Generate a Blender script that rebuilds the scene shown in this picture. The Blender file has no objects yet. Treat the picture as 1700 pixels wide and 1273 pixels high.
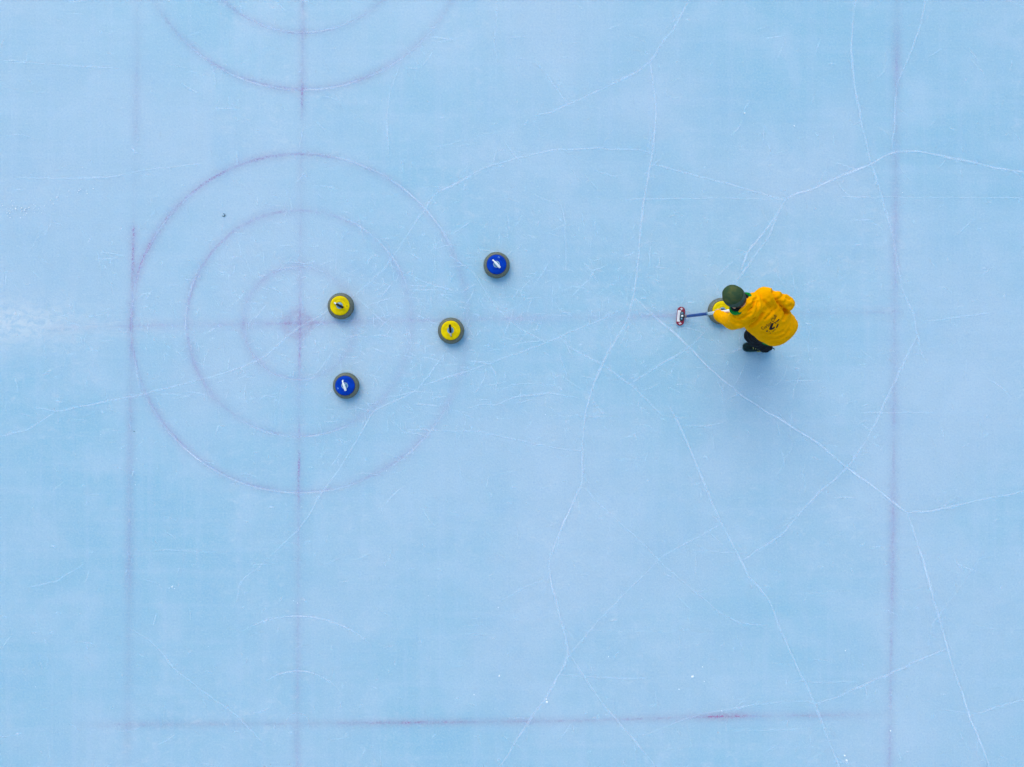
import bpy, bmesh, math, random
import numpy as np
from mathutils import Vector, Matrix, noise
from mathutils.bvhtree import BVHTree

random.seed(7)
R = math.radians
scene = bpy.context.scene
COL = scene.collection

# ------------------------------------------------------------------ camera (drone straight above the rink)
PPM = 153.0            # pixels of the 1700 px picture per metre of ice
CAM_H = 8.5
cam_data = bpy.data.cameras.new('camera')
cam = bpy.data.objects.new('camera', cam_data)
COL.objects.link(cam)
cam.location = (0, 0, CAM_H)
cam.rotation_euler = (0, 0, 0)
cam_data.sensor_width = 36
cam_data.lens = 36 * CAM_H / (1700 / PPM)
cam_data.clip_end = 2000
scene.camera = cam

# ------------------------------------------------------------------ sky and sun (soft light through thin cloud)
SUN_EL = R(46)
SHADOW = Vector((0.36, -0.93, 0)).normalized()          # where shadows fall
to_sun = Vector((-SHADOW.x * math.cos(SUN_EL), -SHADOW.y * math.cos(SUN_EL), math.sin(SUN_EL)))
world = bpy.data.worlds.new('World')
scene.world = world
world.use_nodes = True
wn = world.node_tree
sky = wn.nodes.new('ShaderNodeTexSky')
sky.sky_type = 'NISHITA'
sky.sun_disc = False
sky.sun_elevation = SUN_EL
sky.sun_rotation = math.atan2(to_sun.x, to_sun.y)
sky.air_density = 1.6
sky.dust_density = 0.6
sky.ozone_density = 3.0
wn.links.new(sky.outputs[0], wn.nodes['Background'].inputs[0])
wn.nodes['Background'].inputs[1].default_value = 0.15
sun_data = bpy.data.lights.new('sun', 'SUN')
sun_data.energy = 1.4
sun_data.angle = R(46)
sun_data.color = (1.0, 0.88, 0.74)
sun = bpy.data.objects.new('sun', sun_data)
COL.objects.link(sun)
sun.rotation_euler = to_sun.to_track_quat('Z', 'Y').to_euler()
sun.location = to_sun * 30

scene.view_settings.view_transform = 'Standard'
scene.view_settings.look = 'None'
scene.view_settings.exposure = 0.38
scene.view_settings.gamma = 1
scene.cycles.transparent_max_bounces = 32
scene.cycles.max_bounces = 4
scene.cycles.use_adaptive_sampling = True
scene.cycles.adaptive_threshold = 0.02
scene.cycles.use_denoising = True
scene.cycles.denoising_prefilter = 'NONE'


# ------------------------------------------------------------------ helpers
def P(px, py, h=0.0):
    """picture position (1700 x 1273) of a point h metres above the ice -> metres"""
    k = (CAM_H - h) / CAM_H / PPM
    return Vector(((px - 850) * k, (636.5 - py) * k, h))


def tag(o, label=None, cat=None, group=None, kind=None):
    if label: o['label'] = label
    if cat: o['category'] = cat
    if group: o['group'] = group
    if kind: o['kind'] = kind
    return o


def empty(name, loc=(0, 0, 0), rz=0):
    o = bpy.data.objects.new(name, None)
    COL.objects.link(o)
    o.location = loc
    o.rotation_euler = (0, 0, rz)
    o.empty_display_size = 0.1
    return o


def link_mesh(name, me, mat, parent=None, smooth=True):
    o = bpy.data.objects.new(name, me)
    COL.objects.link(o)
    if mat is not None:
        me.materials.clear()
        me.materials.append(mat)
    if smooth:
        me.polygons.foreach_set('use_smooth', [True] * len(me.polygons))
    if parent is not None:
        o.parent = parent
    return o


def obj(name, bm, mat, parent=None, smooth=True):
    bmesh.ops.recalc_face_normals(bm, faces=bm.faces)
    me = bpy.data.meshes.new(name)
    bm.to_mesh(me)
    bm.free()
    return link_mesh(name, me, mat, parent, smooth)


def lathe(profile, seg=64, bm=None, mat4=None):
    """profile: list of (r, z)"""
    bm = bm or bmesh.new()
    rings = []
    for r, z in profile:
        if r < 1e-6:
            rings.append([bm.verts.new((0, 0, z))])
        else:
            rings.append([bm.verts.new((r * math.cos(2 * math.pi * i / seg), r * math.sin(2 * math.pi * i / seg), z)) for i in range(seg)])
    for a, b in zip(rings, rings[1:]):
        for i in range(seg):
            j = (i + 1) % seg
            if len(a) == 1 and len(b) == 1:
                continue
            if len(a) == 1:
                bm.faces.new((a[0], b[i], b[j]))
            elif len(b) == 1:
                bm.faces.new((a[i], b[0], a[j]))
            else:
                bm.faces.new((a[i], b[i], b[j], a[j]))
    if mat4 is not None:
        bmesh.ops.transform(bm, matrix=mat4, verts=bm.verts)
    return bm


def tube(path, radii, seg=12, bm=None, flat=1.0, flat_dir=None):
    """tube along points, radius per point; flat squeezes it along flat_dir"""
    bm = bm or bmesh.new()
    path = [Vector(p) for p in path]
    if not hasattr(radii, '__len__'):
        radii = [radii] * len(path)
    rings = []
    up0 = Vector(flat_dir) if flat_dir is not None else Vector((0.02, 0.03, 1))
    for i, p in enumerate(path):
        d = (path[min(i + 1, len(path) - 1)] - path[max(i - 1, 0)]).normalized()
        u = up0 if abs(d.dot(up0.normalized())) < 0.97 else Vector((1, 0.1, 0))
        a = d.cross(u).normalized()
        b = a.cross(d).normalized()
        rings.append([bm.verts.new(p + (a * math.cos(2 * math.pi * s / seg) + b * (flat * math.sin(2 * math.pi * s / seg))) * radii[i]) for s in range(seg)])
    for r0, r1 in zip(rings, rings[1:]):
        for s in range(seg):
            t = (s + 1) % seg
            bm.faces.new((r0[s], r1[s], r1[t], r0[t]))
    bm.faces.new(rings[0][::-1])
    bm.faces.new(rings[-1])
    return bm


_ICO = {}


def _ico(sub):
    if sub not in _ICO:
        t = bmesh.new()
        bmesh.ops.create_icosphere(t, subdivisions=sub, radius=1)
        t.verts.ensure_lookup_table()
        _ICO[sub] = (np.array([v.co[:] for v in t.verts]), np.array([[v.index for v in f.verts] for f in t.faces]))
        t.free()
    return _ICO[sub]


class Soup:
    """overlapping shells, fused later by fuse()"""
    def __init__(self): self.v, self.f, self.n = [], [], 0
    def add(self, v, f):
        self.v.append(v)
        self.f += [tuple(int(i) + self.n for i in q) for q in f]
        self.n += len(v)


def blob(so, pts, radii, step=0.35, sub=2):
    """chain of overlapping balls between joints"""
    pts = [Vector(p) for p in pts]
    V0, F0 = _ico(sub)
    for i in range(len(pts) - 1):
        a, b = pts[i], pts[i + 1]
        ra, rb = radii[i], radii[i + 1]
        n = max(1, int((b - a).length / (min(ra, rb) * step)))
        for k in range(n + (1 if i == len(pts) - 2 else 0)):
            t = k / n
            so.add(V0 * (ra + (rb - ra) * t) + np.array(a.lerp(b, t)), F0)


def ball(so, c, radii, rot=None, sub=3):
    V0, F0 = _ico(sub)
    m = np.array(rot) if rot else np.eye(3)
    v = (V0 * np.array(radii)) @ m.T + np.array(Vector(c))
    if isinstance(so, Soup):
        so.add(v, F0)
    else:
        vs = [so.verts.new(p) for p in v]
        for f in F0:
            so.faces.new([vs[i] for i in f])


def loft(bm, sections, seg=40, power=2.3):
    """sections: (centre, lateral vector, dorsal vector) with the vectors' lengths as radii"""
    so = None
    if isinstance(bm, Soup):
        so, bm = bm, bmesh.new()
    rings = []
    for c, a, b in sections:
        c, a, b = Vector(c), Vector(a), Vector(b)
        ring = []
        for i in range(seg):
            t = 2 * math.pi * i / seg
            ct, st = math.cos(t), math.sin(t)
            ring.append(bm.verts.new(c + a * math.copysign(abs(ct) ** (2 / power), ct) + b * math.copysign(abs(st) ** (2 / power), st)))
        rings.append(ring)
    for r0, r1 in zip(rings, rings[1:]):
        for i in range(seg):
            j = (i + 1) % seg
            bm.faces.new((r0[i], r0[j], r1[j], r1[i]))
    bm.faces.new(rings[0][::-1])
    bm.faces.new(rings[-1])
    if so is not None:
        bmesh.ops.recalc_face_normals(bm, faces=bm.faces)
        bm.verts.index_update()
        so.add(np.array([v.co[:] for v in bm.verts]), [[v.index for v in f.verts] for f in bm.faces])
        bm.free()


def fuse(bm, voxel, smooth=6):
    """voxel union of everything in bm -> one continuous mesh"""
    me = bpy.data.meshes.new('tmp')
    me.from_pydata(np.concatenate(bm.v).tolist(), [], bm.f)
    o = bpy.data.objects.new('tmp', me)
    COL.objects.link(o)
    m = o.modifiers.new('r', 'REMESH')
    m.mode = 'VOXEL'
    m.voxel_size = voxel
    if smooth:
        s = o.modifiers.new('s', 'SMOOTH')
        s.factor = 0.5
        s.iterations = smooth
    dg = bpy.context.evaluated_depsgraph_get()
    out = bpy.data.meshes.new_from_object(o.evaluated_get(dg), depsgraph=dg)
    bpy.data.objects.remove(o)
    bpy.data.meshes.remove(me)
    return out


# ------------------------------------------------------------------ materials
def mat_new(name):
    m = bpy.data.materials.new(name)
    m.use_nodes = True
    nt = m.node_tree
    return m, nt, nt.nodes['Principled BSDF']


class N:
    """small node helper"""
    def __init__(self, nt): self.nt = nt
    def _in(self, node, i, v):
        if v is None: return
        if hasattr(v, 'is_output'): self.nt.links.new(v, node.inputs[i])
        else: node.inputs[i].default_value = v
    def math(self, op, a, b=None, clamp=False):
        n = self.nt.nodes.new('ShaderNodeMath'); n.operation = op; n.use_clamp = clamp
        self._in(n, 0, a); self._in(n, 1, b)
        return n.outputs[0]
    def noise(self, vec, scale, detail=3, rough=0.55, dist=0.0):
        n = self.nt.nodes.new('ShaderNodeTexNoise')
        self._in(n, 'Vector', vec)
        n.inputs['Scale'].default_value = scale; n.inputs['Detail'].default_value = detail
        n.inputs['Roughness'].default_value = rough; n.inputs['Distortion'].default_value = dist
        return n.outputs['Fac']
    def voronoi(self, vec, scale, out='Distance', feature='F1', rand=1.0):
        n = self.nt.nodes.new('ShaderNodeTexVoronoi'); n.feature = feature
        self._in(n, 'Vector', vec); n.inputs['Scale'].default_value = scale; n.inputs['Randomness'].default_value = rand
        return n.outputs[out]
    def ramp(self, fac, lo, hi, a=0.0, b=1.0):
        n = self.nt.nodes.new('ShaderNodeMapRange'); n.clamp = True; n.interpolation_type = 'SMOOTHSTEP'
        self._in(n, 0, fac)
        for i, v in ((1, lo), (2, hi), (3, a), (4, b)): n.inputs[i].default_value = v
        return n.outputs[0]
    def mix(self, fac, a, b, mode='MIX'):
        n = self.nt.nodes.new('ShaderNodeMix'); n.data_type = 'RGBA'; n.blend_type = mode
        self._in(n, 0, fac)
        self._in(n, 6, a if hasattr(a, 'is_output') else (*a, 1)); self._in(n, 7, b if hasattr(b, 'is_output') else (*b, 1))
        return n.outputs[2]
    def mapping(self, vec, loc=(0, 0, 0), rot=(0, 0, 0), scale=(1, 1, 1)):
        n = self.nt.nodes.new('ShaderNodeMapping')
        self._in(n, 0, vec); n.inputs[1].default_value = loc; n.inputs[2].default_value = rot; n.inputs[3].default_value = scale
        return n.outputs[0]
    def coord(self, which='Object'):
        return self.nt.nodes.new('ShaderNodeTexCoord').outputs[which]
    def sep(self, v):
        n = self.nt.nodes.new('ShaderNodeSeparateXYZ'); self._in(n, 0, v); return n.outputs
    def attr(self, name):
        n = self.nt.nodes.new('ShaderNodeAttribute'); n.attribute_name = name; return n
    def bump(self, h, strength, dist):
        n = self.nt.nodes.new('ShaderNodeBump'); self._in(n, 'Height', h)
        n.inputs['Strength'].default_value = strength; n.inputs['Distance'].default_value = dist
        return n.outputs[0]
    def link(self, a, b): self.nt.links.new(a, b)


def plain(name, col, rough=0.6, var=0.12, scale=40, metal=0.0, bump=0.0, bscale=200, spec=0.5, col2=None, sheen=0.0):
    m, nt, bs = mat_new(name)
    n = N(nt)
    co = n.coord()
    f = n.noise(co, scale, 4)
    c2 = col2 or tuple(min(1, c * (1 - 2 * var)) for c in col)
    c1 = tuple(min(1, c * (1 + var)) for c in col)
    n.link(n.mix(n.ramp(f, 0.3, 0.7), c2, c1), bs.inputs['Base Color'])
    bs.inputs['Roughness'].default_value = rough
    bs.inputs['Metallic'].default_value = metal
    bs.inputs['Specular IOR Level'].default_value = spec
    if sheen:
        bs.inputs['Sheen Weight'].default_value = sheen
    if bump:
        n.link(n.bump(n.noise(co, bscale, 3), bump, 0.002), bs.inputs['Normal'])
    return m


M = {}
M['yellow_plastic'] = plain('yellow_plastic', (0.82, 0.60, 0.0), 0.5, 0.10, 22, spec=0.06)
M['blue_plastic'] = plain('blue_plastic', (0.0, 0.048, 0.43), 0.5, 0.10, 22, spec=0.05)
M['black_plastic'] = plain('black_plastic', (0.004, 0.004, 0.005), 0.5, 0.1, spec=0.2)
M['white_plastic'] = plain('white_plastic', (0.80, 0.82, 0.82), 0.4, 0.05)
M['grey_plastic'] = plain('grey_plastic', (0.50, 0.48, 0.47), 0.4, 0.08)
M['steel'] = plain('steel', (0.16, 0.33, 0.46), 0.35, 0.1, metal=0.4)
M['dark_joint'] = plain('dark_joint', (0.02, 0.02, 0.02), 0.8)
M['hoodie'] = plain('hoodie_cotton', (0.92, 0.385, 0.0), 0.9, 0.03, 14, bump=0.25, bscale=350, spec=0.02)
M['green_cotton'] = plain('green_cotton', (0.005, 0.22, 0.03), 0.9, 0.12, 30, bump=0.2, spec=0.15)
M['black_cotton'] = plain('black_cotton', (0.010, 0.010, 0.012), 0.9, 0.2, 30, spec=0.15)
M['trousers'] = plain('dark_trousers', (0.003, 0.004, 0.008), 0.8, 0.2, 20, spec=0.12)
M['shoe'] = plain('shoe_fabric', (0.003, 0.022, 0.024), 0.7, 0.25, 30, col2=(0.002, 0.006, 0.007), spec=0.15)
M['sole'] = plain('shoe_sole', (0.01, 0.09, 0.11), 0.6, 0.2, 30)
M['lace'] = plain('lace', (0.33, 0.33, 0.09), 0.8, 0.2, 60)
M['skin'] = plain('skin', (0.56, 0.27, 0.15), 0.55, 0.06, 40)
M['lips'] = plain('lips', (0.38, 0.12, 0.10), 0.5, 0.06, 40)
M['eye'] = plain('eye', (0.75, 0.73, 0.70), 0.2, 0.03)
M['hair'] = plain('dark_hair', (0.03, 0.018, 0.010), 0.6, 0.3, 80)
M['print'] = plain('dark_print', (0.022, 0.010, 0.012), 0.8, 0.3, 200, spec=0.2)
M['print_thin'] = plain('brown_print', (0.12, 0.045, 0.006), 0.8, 0.3, 200, spec=0.2)
M['broom_red'] = plain('broom_red', (0.26, 0.004, 0.035), 0.45, 0.2, 60)
M['broom_white'] = plain('broom_white', (0.80, 0.80, 0.80), 0.45, 0.05, 60)
M['broom_blue'] = plain('broom_blue', (0.006, 0.055, 0.24), 0.3, 0.15, 30)
M['broom_dark'] = plain('broom_dark', (0.008, 0.035, 0.05), 0.35, 0.2, 60)
M['ferrule'] = plain('ferrule', (0.30, 0.20, 0.19), 0.35, 0.1, metal=0.5)
M['pad'] = plain('pad_fabric', (0.5, 0.5, 0.5), 0.9, 0.1, 100)
M['snow'] = plain('snow', (0.86, 0.90, 0.93), 0.8, 0.03, 60)
M['leaf'] = plain('dry_leaf', (0.085, 0.12, 0.14), 0.8, 0.3, 60)


def granite_mat():
    m, nt, bs = mat_new('granite')
    n = N(nt)
    co = n.coord()
    a = n.noise(co, 90, 5, 0.7)
    b = n.voronoi(co, 170)
    c = n.mix(n.ramp(a, 0.35, 0.68), (0.066, 0.085, 0.062), (0.185, 0.19, 0.14))
    c = n.mix(n.ramp(b, 0.18, 0.05), c, (0.34, 0.34, 0.30))
    n.link(c, bs.inputs['Base Color'])
    bs.inputs['Roughness'].default_value = 0.42
    return m


M['granite'] = granite_mat()


def beanie_mat():
    m, nt, bs = mat_new('olive_fleece')
    n = N(nt)
    co = n.coord()
    a = n.noise(co, 12, 4, 0.6)
    c = n.mix(n.ramp(a, 0.35, 0.65), (0.040, 0.075, 0.036), (0.098, 0.112, 0.038))
    n.link(c, bs.inputs['Base Color'])
    bs.inputs['Roughness'].default_value = 0.95
    bs.inputs['Specular IOR Level'].default_value = 0.02
    n.link(n.bump(n.noise(co, 260, 3), 0.5, 0.003), bs.inputs['Normal'])
    return m


M['beanie'] = beanie_mat()
M['beanie_cuff'] = plain('olive_cuff', (0.060, 0.092, 0.070), 0.95, 0.12, 20, bump=0.4, bscale=260, spec=0.1)


def ice_mat():
    m, nt, bs = mat_new('natural_ice')
    n = N(nt)
    co = n.coord()
    x, y, z = n.sep(co)[:3]
    broad = n.noise(co, 0.33, 3, 0.5, 0.3)
    mid = n.noise(n.mapping(co, loc=(3, 1, 0)), 1.6, 5, 0.6, 0.4)
    streak_h = n.noise(n.mapping(co, loc=(7, 0, 0), scale=(0.5, 9, 1)), 1.0, 4, 0.6)
    streak_v = n.noise(n.mapping(co, loc=(0, 5, 0), scale=(11, 0.45, 1)), 1.0, 4, 0.6)
    grain = n.noise(co, 48, 4, 0.8)
    grit = n.noise(co, 150, 2, 0.7)
    base = n.mix(n.ramp(broad, 0.33, 0.67), (0.325, 0.562, 0.668), (0.436, 0.596, 0.690))
    base = n.mix(n.math('MULTIPLY', n.ramp(mid, 0.45, 0.72), 0.48), base, (0.496, 0.647, 0.738))
    base = n.mix(n.math('MULTIPLY', n.ramp(mid, 0.48, 0.25), 0.30), base, (0.274, 0.515, 0.670))
    base = n.mix(n.math('MULTIPLY', n.ramp(streak_h, 0.45, 0.74), 0.36), base, (0.464, 0.630, 0.730))
    base = n.mix(n.math('MULTIPLY', n.ramp(streak_v, 0.45, 0.74), 0.32), base, (0.464, 0.622, 0.730))
    base = n.mix(n.math('MULTIPLY', n.ramp(grain, 0.48, 0.78), 0.70), base, (0.592, 0.722, 0.779))
    base = n.mix(n.math('MULTIPLY', n.ramp(grain, 0.50, 0.25), 0.55), base, (0.224, 0.437, 0.640))
    # frost where people walk: a feathered patch at the left end of the centre line
    def patch(cx, cy, sx, sy):
        dx = n.math('DIVIDE', n.math('SUBTRACT', x, cx), sx)
        dy = n.math('DIVIDE', n.math('SUBTRACT', y, cy), sy)
        d = n.math('ADD', n.math('MULTIPLY', dx, dx), n.math('MULTIPLY', dy, dy))
        return n.math('POWER', 2.718, n.math('MULTIPLY', d, -1.0))
    frost_n = n.noise(n.mapping(co, scale=(1, 1.5, 1)), 9, 6, 0.75, 0.6)
    p1 = n.math('MULTIPLY', patch(-5.50, 0.66, 0.95, 0.24), n.ramp(frost_n, 0.38, 0.58))
    p1b = n.math('MULTIPLY', patch(-5.0, 0.40, 0.55, 0.35), n.ramp(frost_n, 0.50, 0.75))
    p1c = n.math('MULTIPLY', patch(-4.55, 0.61, 1.0, 0.13), n.ramp(n.noise(n.mapping(co, scale=(0.6, 4, 1)), 7, 6, 0.75, 0.4), 0.40, 0.66))
    p1 = n.math('MAXIMUM', p1, n.math('MULTIPLY', p1c, 0.7))
    base = n.mix(n.math('MULTIPLY', n.math('MAXIMUM', p1, n.math('MULTIPLY', p1b, 0.6)), 0.80), base, (0.660, 0.735, 0.760))
    # scuffed crystals around the house and along the centre line
    scuff_n = n.noise(n.mapping(co, loc=(1, 2, 0)), 26, 5, 0.8)
    house = n.math('MAXIMUM', patch(-1.35, 0.62, 1.6, 0.75), n.math('MULTIPLY', patch(0.6, 0.68, 2.2, 0.30), 0.9))
    sc = n.math('MULTIPLY', house, n.ramp(scuff_n, 0.50, 0.70))
    base = n.mix(n.math('MULTIPLY', sc, 0.60), base, (0.592, 0.697, 0.754))
    # cloudy rubbed patches all over the sheet
    rub = n.noise(n.mapping(co, loc=(2, 7, 0), rot=(0, 0, 0.5), scale=(1, 1.6, 1)), 7.0, 6, 0.78, 0.5)
    where = n.ramp(n.noise(n.mapping(co, loc=(9, 3, 0)), 0.55, 3, 0.5), 0.40, 0.66)
    base = n.mix(n.math('MULTIPLY', n.math('MULTIPLY', n.ramp(rub, 0.50, 0.72), where), 0.55), base, (0.600, 0.705, 0.755))
    base = n.mix(n.math('MULTIPLY', n.ramp(rub, 0.44, 0.24), 0.30), base, (0.262, 0.480, 0.650))
    # sparse bright crystal specks
    v = n.nt.nodes.new('ShaderNodeTexVoronoi')
    n.link(co, v.inputs['Vector'])
    v.inputs['Scale'].default_value = 11
    rnd = n.sep(v.outputs['Color'])[0]
    speck = n.math('MULTIPLY', n.ramp(v.outputs['Distance'], 0.13, 0.02), n.ramp(rnd, 0.80, 0.97))
    base = n.mix(n.math('MULTIPLY', speck, 0.45), base, (0.640, 0.739, 0.771))
    n.link(base, bs.inputs['Base Color'])
    bs.inputs['Roughness'].default_value = 0.33
    bs.inputs['IOR'].default_value = 1.31
    bs.inputs['Specular IOR Level'].default_value = 0.4
    bs.subsurface_method = 'BURLEY'
    bs.inputs['Subsurface Weight'].default_value = 0.6
    bs.inputs['Subsurface Radius'].default_value = (0.15, 0.6, 1.0)
    bs.inputs['Subsurface Scale'].default_value = 0.34
    h = n.math('ADD', n.math('MULTIPLY', grain, 1.0), n.math('MULTIPLY', grit, 0.5))
    n.link(n.bump(h, 0.25, 0.004), bs.inputs['Normal'])
    return m


M['ice'] = ice_mat()


def strip_mat(name, col, kind):
    """translucent marks lying in the ice; UV: x runs along (m), y across (-1..1); attribute 's' = strength"""
    m, nt, bs = mat_new(name)
    n = N(nt)
    uv = n.coord('UV')
    co = n.coord('Object')
    v = n.math('ABSOLUTE', n.sep(uv)[1])
    s = n.attr('s').outputs['Fac']
    if kind == 'paint':
        w = n.attr('w').outputs['Fac']                      # how concentrated the core is
        wob = n.math('MULTIPLY', n.math('SUBTRACT', n.noise(co, 14.0, 5, 0.75), 0.5), 0.34)
        v = n.math('ABSOLUTE', n.math('ADD', n.sep(uv)[1], wob))
        core = n.ramp(v, 0.17, 0.02)
        halo = n.math('POWER', n.ramp(v, 0.9, 0.0), 1.9)
        patchy = n.ramp(n.noise(co, 2.6, 5, 0.7), 0.38, 0.62, 0.05, 1.0)
        grit = n.ramp(n.noise(co, 38, 5, 0.85), 0.38, 0.62, 0.35, 1.0)
        a = n.math('ADD', n.math('MULTIPLY', n.math('MULTIPLY', halo, 0.32), n.ramp(n.noise(n.mapping(co, loc=(4, 9, 0)), 0.9, 4, 0.6), 0.35, 0.65, 0.45, 1.15)), n.math('MULTIPLY', n.math('MULTIPLY', core, w), n.math('MULTIPLY', patchy, 0.76)))
        a = n.math('MULTIPLY', n.math('MULTIPLY', a, s), grit, clamp=True)
        nt.nodes.remove(nt.nodes['Principled BSDF'])
    else:
        patchy = n.ramp(n.noise(co, 6.0, 5, 0.7), 0.28, 0.62, 0.25, 1.0)
        fine = n.ramp(n.noise(co, 60, 3, 0.8), 0.3, 0.6, 0.5, 1.0)
        a = n.math('MULTIPLY', n.math('MULTIPLY', n.math('POWER', n.ramp(v, 1.0, 0.0), 1.3), patchy), n.math('MULTIPLY', s, fine), clamp=True)
        nt.nodes.remove(nt.nodes['Principled BSDF'])
    d = nt.nodes.new('ShaderNodeBsdfDiffuse')
    d.inputs[0].default_value = (*col, 1)
    t = nt.nodes.new('ShaderNodeBsdfTransparent')
    mx = nt.nodes.new('ShaderNodeMixShader')
    n.link(a, mx.inputs[0])
    n.link(t.outputs[0], mx.inputs[1])
    n.link(d.outputs[0], mx.inputs[2])
    n.link(mx.outputs[0], nt.nodes['Material Output'].inputs[0])
    return m


M['paint'] = strip_mat('paint_under_ice', (0.53, 0.32, 0.54), 'paint')
M['paint_red'] = strip_mat('red_paint_under_ice', (0.54, 0.20, 0.38), 'paint')
M['crack'] = strip_mat('white_fracture', (0.80, 0.88, 0.96), 'crack')

# ------------------------------------------------------------------ ice sheet
bm = bmesh.new()
bmesh.ops.create_grid(bm, x_segments=8, y_segments=8, size=150)
ice = tag(obj('ice', bm, M['ice'], smooth=False), 'pale blue natural ice sheet of the curling rink', kind='structure')

LAYER = [0.0010]


def next_z(step=0.00006):
    LAYER[0] += step
    return LAYER[0]


def strip_into(data, pts, half, s, w=None, closed=False, z=None):
    """adds one ribbon to data = dict(v, f, uv, s, w); pts in metres (x, y)"""
    n = len(pts)
    half = half if hasattr(half, '__len__') else [half] * n
    s = s if hasattr(s, '__len__') else [s] * n
    w = w if hasattr(w, '__len__') else [1.0 if w is None else w] * n
    z = next_z() if z is None else z
    base = len(data['v'])
    L = 0.0
    for i in range(n):
        p = Vector(pts[i])
        a = Vector(pts[i - 1]) if (i or closed) else p
        b = Vector(pts[(i + 1) % n]) if (i < n - 1 or closed) else p
        d = b - a
        d = d.normalized() if d.length > 1e-9 else Vector((1, 0))
        nn = Vector((-d.y, d.x))
        if i: L += (p - Vector(pts[i - 1])).length
        for k, vv in ((1, 1.0), (0, 0.0), (-1, -1.0)):
            q = p + nn * half[i] * k
            data['v'].append((q.x, q.y, z))
            data['uv'].append((L, vv))
            data['s'].append(s[i])
            data['w'].append(w[i])
    m = n if closed else n - 1
    for i in range(m):
        a = base + i * 3
        b = base + ((i + 1) % n) * 3
        data['f'].append((a, b, b + 1, a + 1))
        data['f'].append((a + 1, b + 1, b + 2, a + 2))


def new_data(): return dict(v=[], f=[], uv=[], s=[], w=[])


def strip_obj(name, data, mat, parent=ice):
    me = bpy.data.meshes.new(name)
    me.from_pydata(data['v'], [], data['f'])
    uvl = me.uv_layers.new(name='UVMap')
    vi = np.empty(len(me.loops), dtype=np.int32)
    me.loops.foreach_get('vertex_index', vi)
    uvl.data.foreach_set('uv', np.array(data['uv'], dtype=np.float32)[vi].ravel())
    for k in ('s', 'w'):
        at = me.attributes.new(k, 'FLOAT', 'POINT')
        at.data.foreach_set('value', np.array(data[k], dtype=np.float32))
    me.update()
    return link_mesh(name, me, mat, parent, smooth=False)


def interp(table, t):
    for (t0, v0), (t1, v1) in zip(table, table[1:]):
        if t <= t1:
            return v0 + (v1 - v0) * max(0, min(1, (t - t0) / (t1 - t0)))
    return table[-1][1]


def line_mark(name, path_px, strength, core, half=0.13, mat='paint', step=0.08, key='along', label=None):
    """painted line; strength/core tables keyed by picture x or y along the line"""
    pts, ss, ww = [], [], []
    total = [Vector(p) for p in path_px]
    for a, b in zip(total, total[1:]):
        n = max(1, int((b - a).length / PPM / step))
        for k in range(n):
            pts.append(a.lerp(b, k / n))
    pts.append(total[-1])
    ax = 0 if abs(total[-1].x - total[0].x) > abs(total[-1].y - total[0].y) else 1
    for p in pts:
        ss.append(interp(strength, p[ax]))
        ww.append(interp(core, p[ax]))
    d = new_data()
    strip_into(d, [P(p.x, p.y).xy for p in pts], half, ss, ww)
    o = strip_obj(name, d, M[mat])
    if label: o['label'] = label
    return o


def ring_mark(name, cx, cy, r, table, core, half=0.13, mat='paint', label=None):
    """ring centred at picture (cx, cy), radius r metres; tables keyed by compass angle 0..360 (0 = right, 90 = up)"""
    c = P(cx, cy).xy
    n = int(r * 60) + 40
    pts, ss, ww = [], [], []
    for i in range(n):
        a = 360 * i / n
        rr = r + 0.006 * noise.noise((a * 0.03, r, 1.0))
        pts.append(c + Vector((math.cos(R(a)), math.sin(R(a)))) * rr)
        ss.append(interp(table, a))
        ww.append(interp(core, a))
    d = new_data()
    strip_into(d, pts, half, ss, ww, closed=True)
    o = strip_obj(name, d, M[mat])
    if label: o['label'] = label
    return o


def etch(cx, cy, r, spans, strength, half=0.014):
    """thin white scored line beside a ring: one ribbon per arc span"""
    c = P(cx, cy).xy
    for a0, a1 in spans:
        n = max(6, int((a1 - a0) / 3))
        d = new_data()
        pts, ss = [], []
        for i in range(n + 1):
            a = a0 + (a1 - a0) * i / n
            rr = r + 0.007 * noise.noise((a * 0.05, r, 7.0))
            pts.append(c + Vector((math.cos(R(a)), math.sin(R(a)))) * rr)
            e = min(1, 4 * min(i, n - i) / n)
            ss.append(2.2 * strength * e * (0.55 + 0.45 * noise.noise((a * 0.08, r * 3, 2))))
        strip_into(d, pts, half, ss)
        strip_obj('scored_arc', d, M['crack'])


HC = (497, 536)          # the house in view
flat = lambda v: [(0, v), (2000, v)]
ring_mark('house_ring', *HC, 1.83, [(0, .42), (40, .34), (70, .42), (100, .6), (150, .66), (185, .62), (230, .46), (275, .46), (320, .38), (360, .42)],
          [(0, .05), (50, .3), (90, .8), (120, .9), (150, .95), (180, .75), (230, .55), (280, .5), (330, .3), (360, .05)], label='outermost faded ring of the house')
ring_mark('house_ring', *HC, 1.22, [(0, .44), (60, .40), (110, .6), (160, .60), (200, .52), (270, .5), (320, .38), (360, .44)],
          [(0, .05), (60, .35), (100, .7), (160, .75), (200, .6), (270, .5), (320, .3), (360, .05)], label='middle faded ring of the house')
ring_mark('house_ring', *HC, 0.61, [(0, .30), (90, .44), (200, .44), (270, .40), (360, .30)],
          [(0, .1), (90, .5), (200, .5), (270, .5), (360, .1)], half=0.13, label='innermost faded ring of the house')
etch(*HC, 1.845, [(200, 300), (20, 95), (300, 330)], 0.55)
etch(*HC, 1.825, [(120, 200)], 0.35)
etch(*HC, 1.235, [(235, 300), (15, 75), (150, 190)], 0.50)
etch(*HC, 0.615, [(60, 120), (190, 300)], 0.45, 0.009)
UC = (503, -132)         # next house, upper edge of the view
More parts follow.
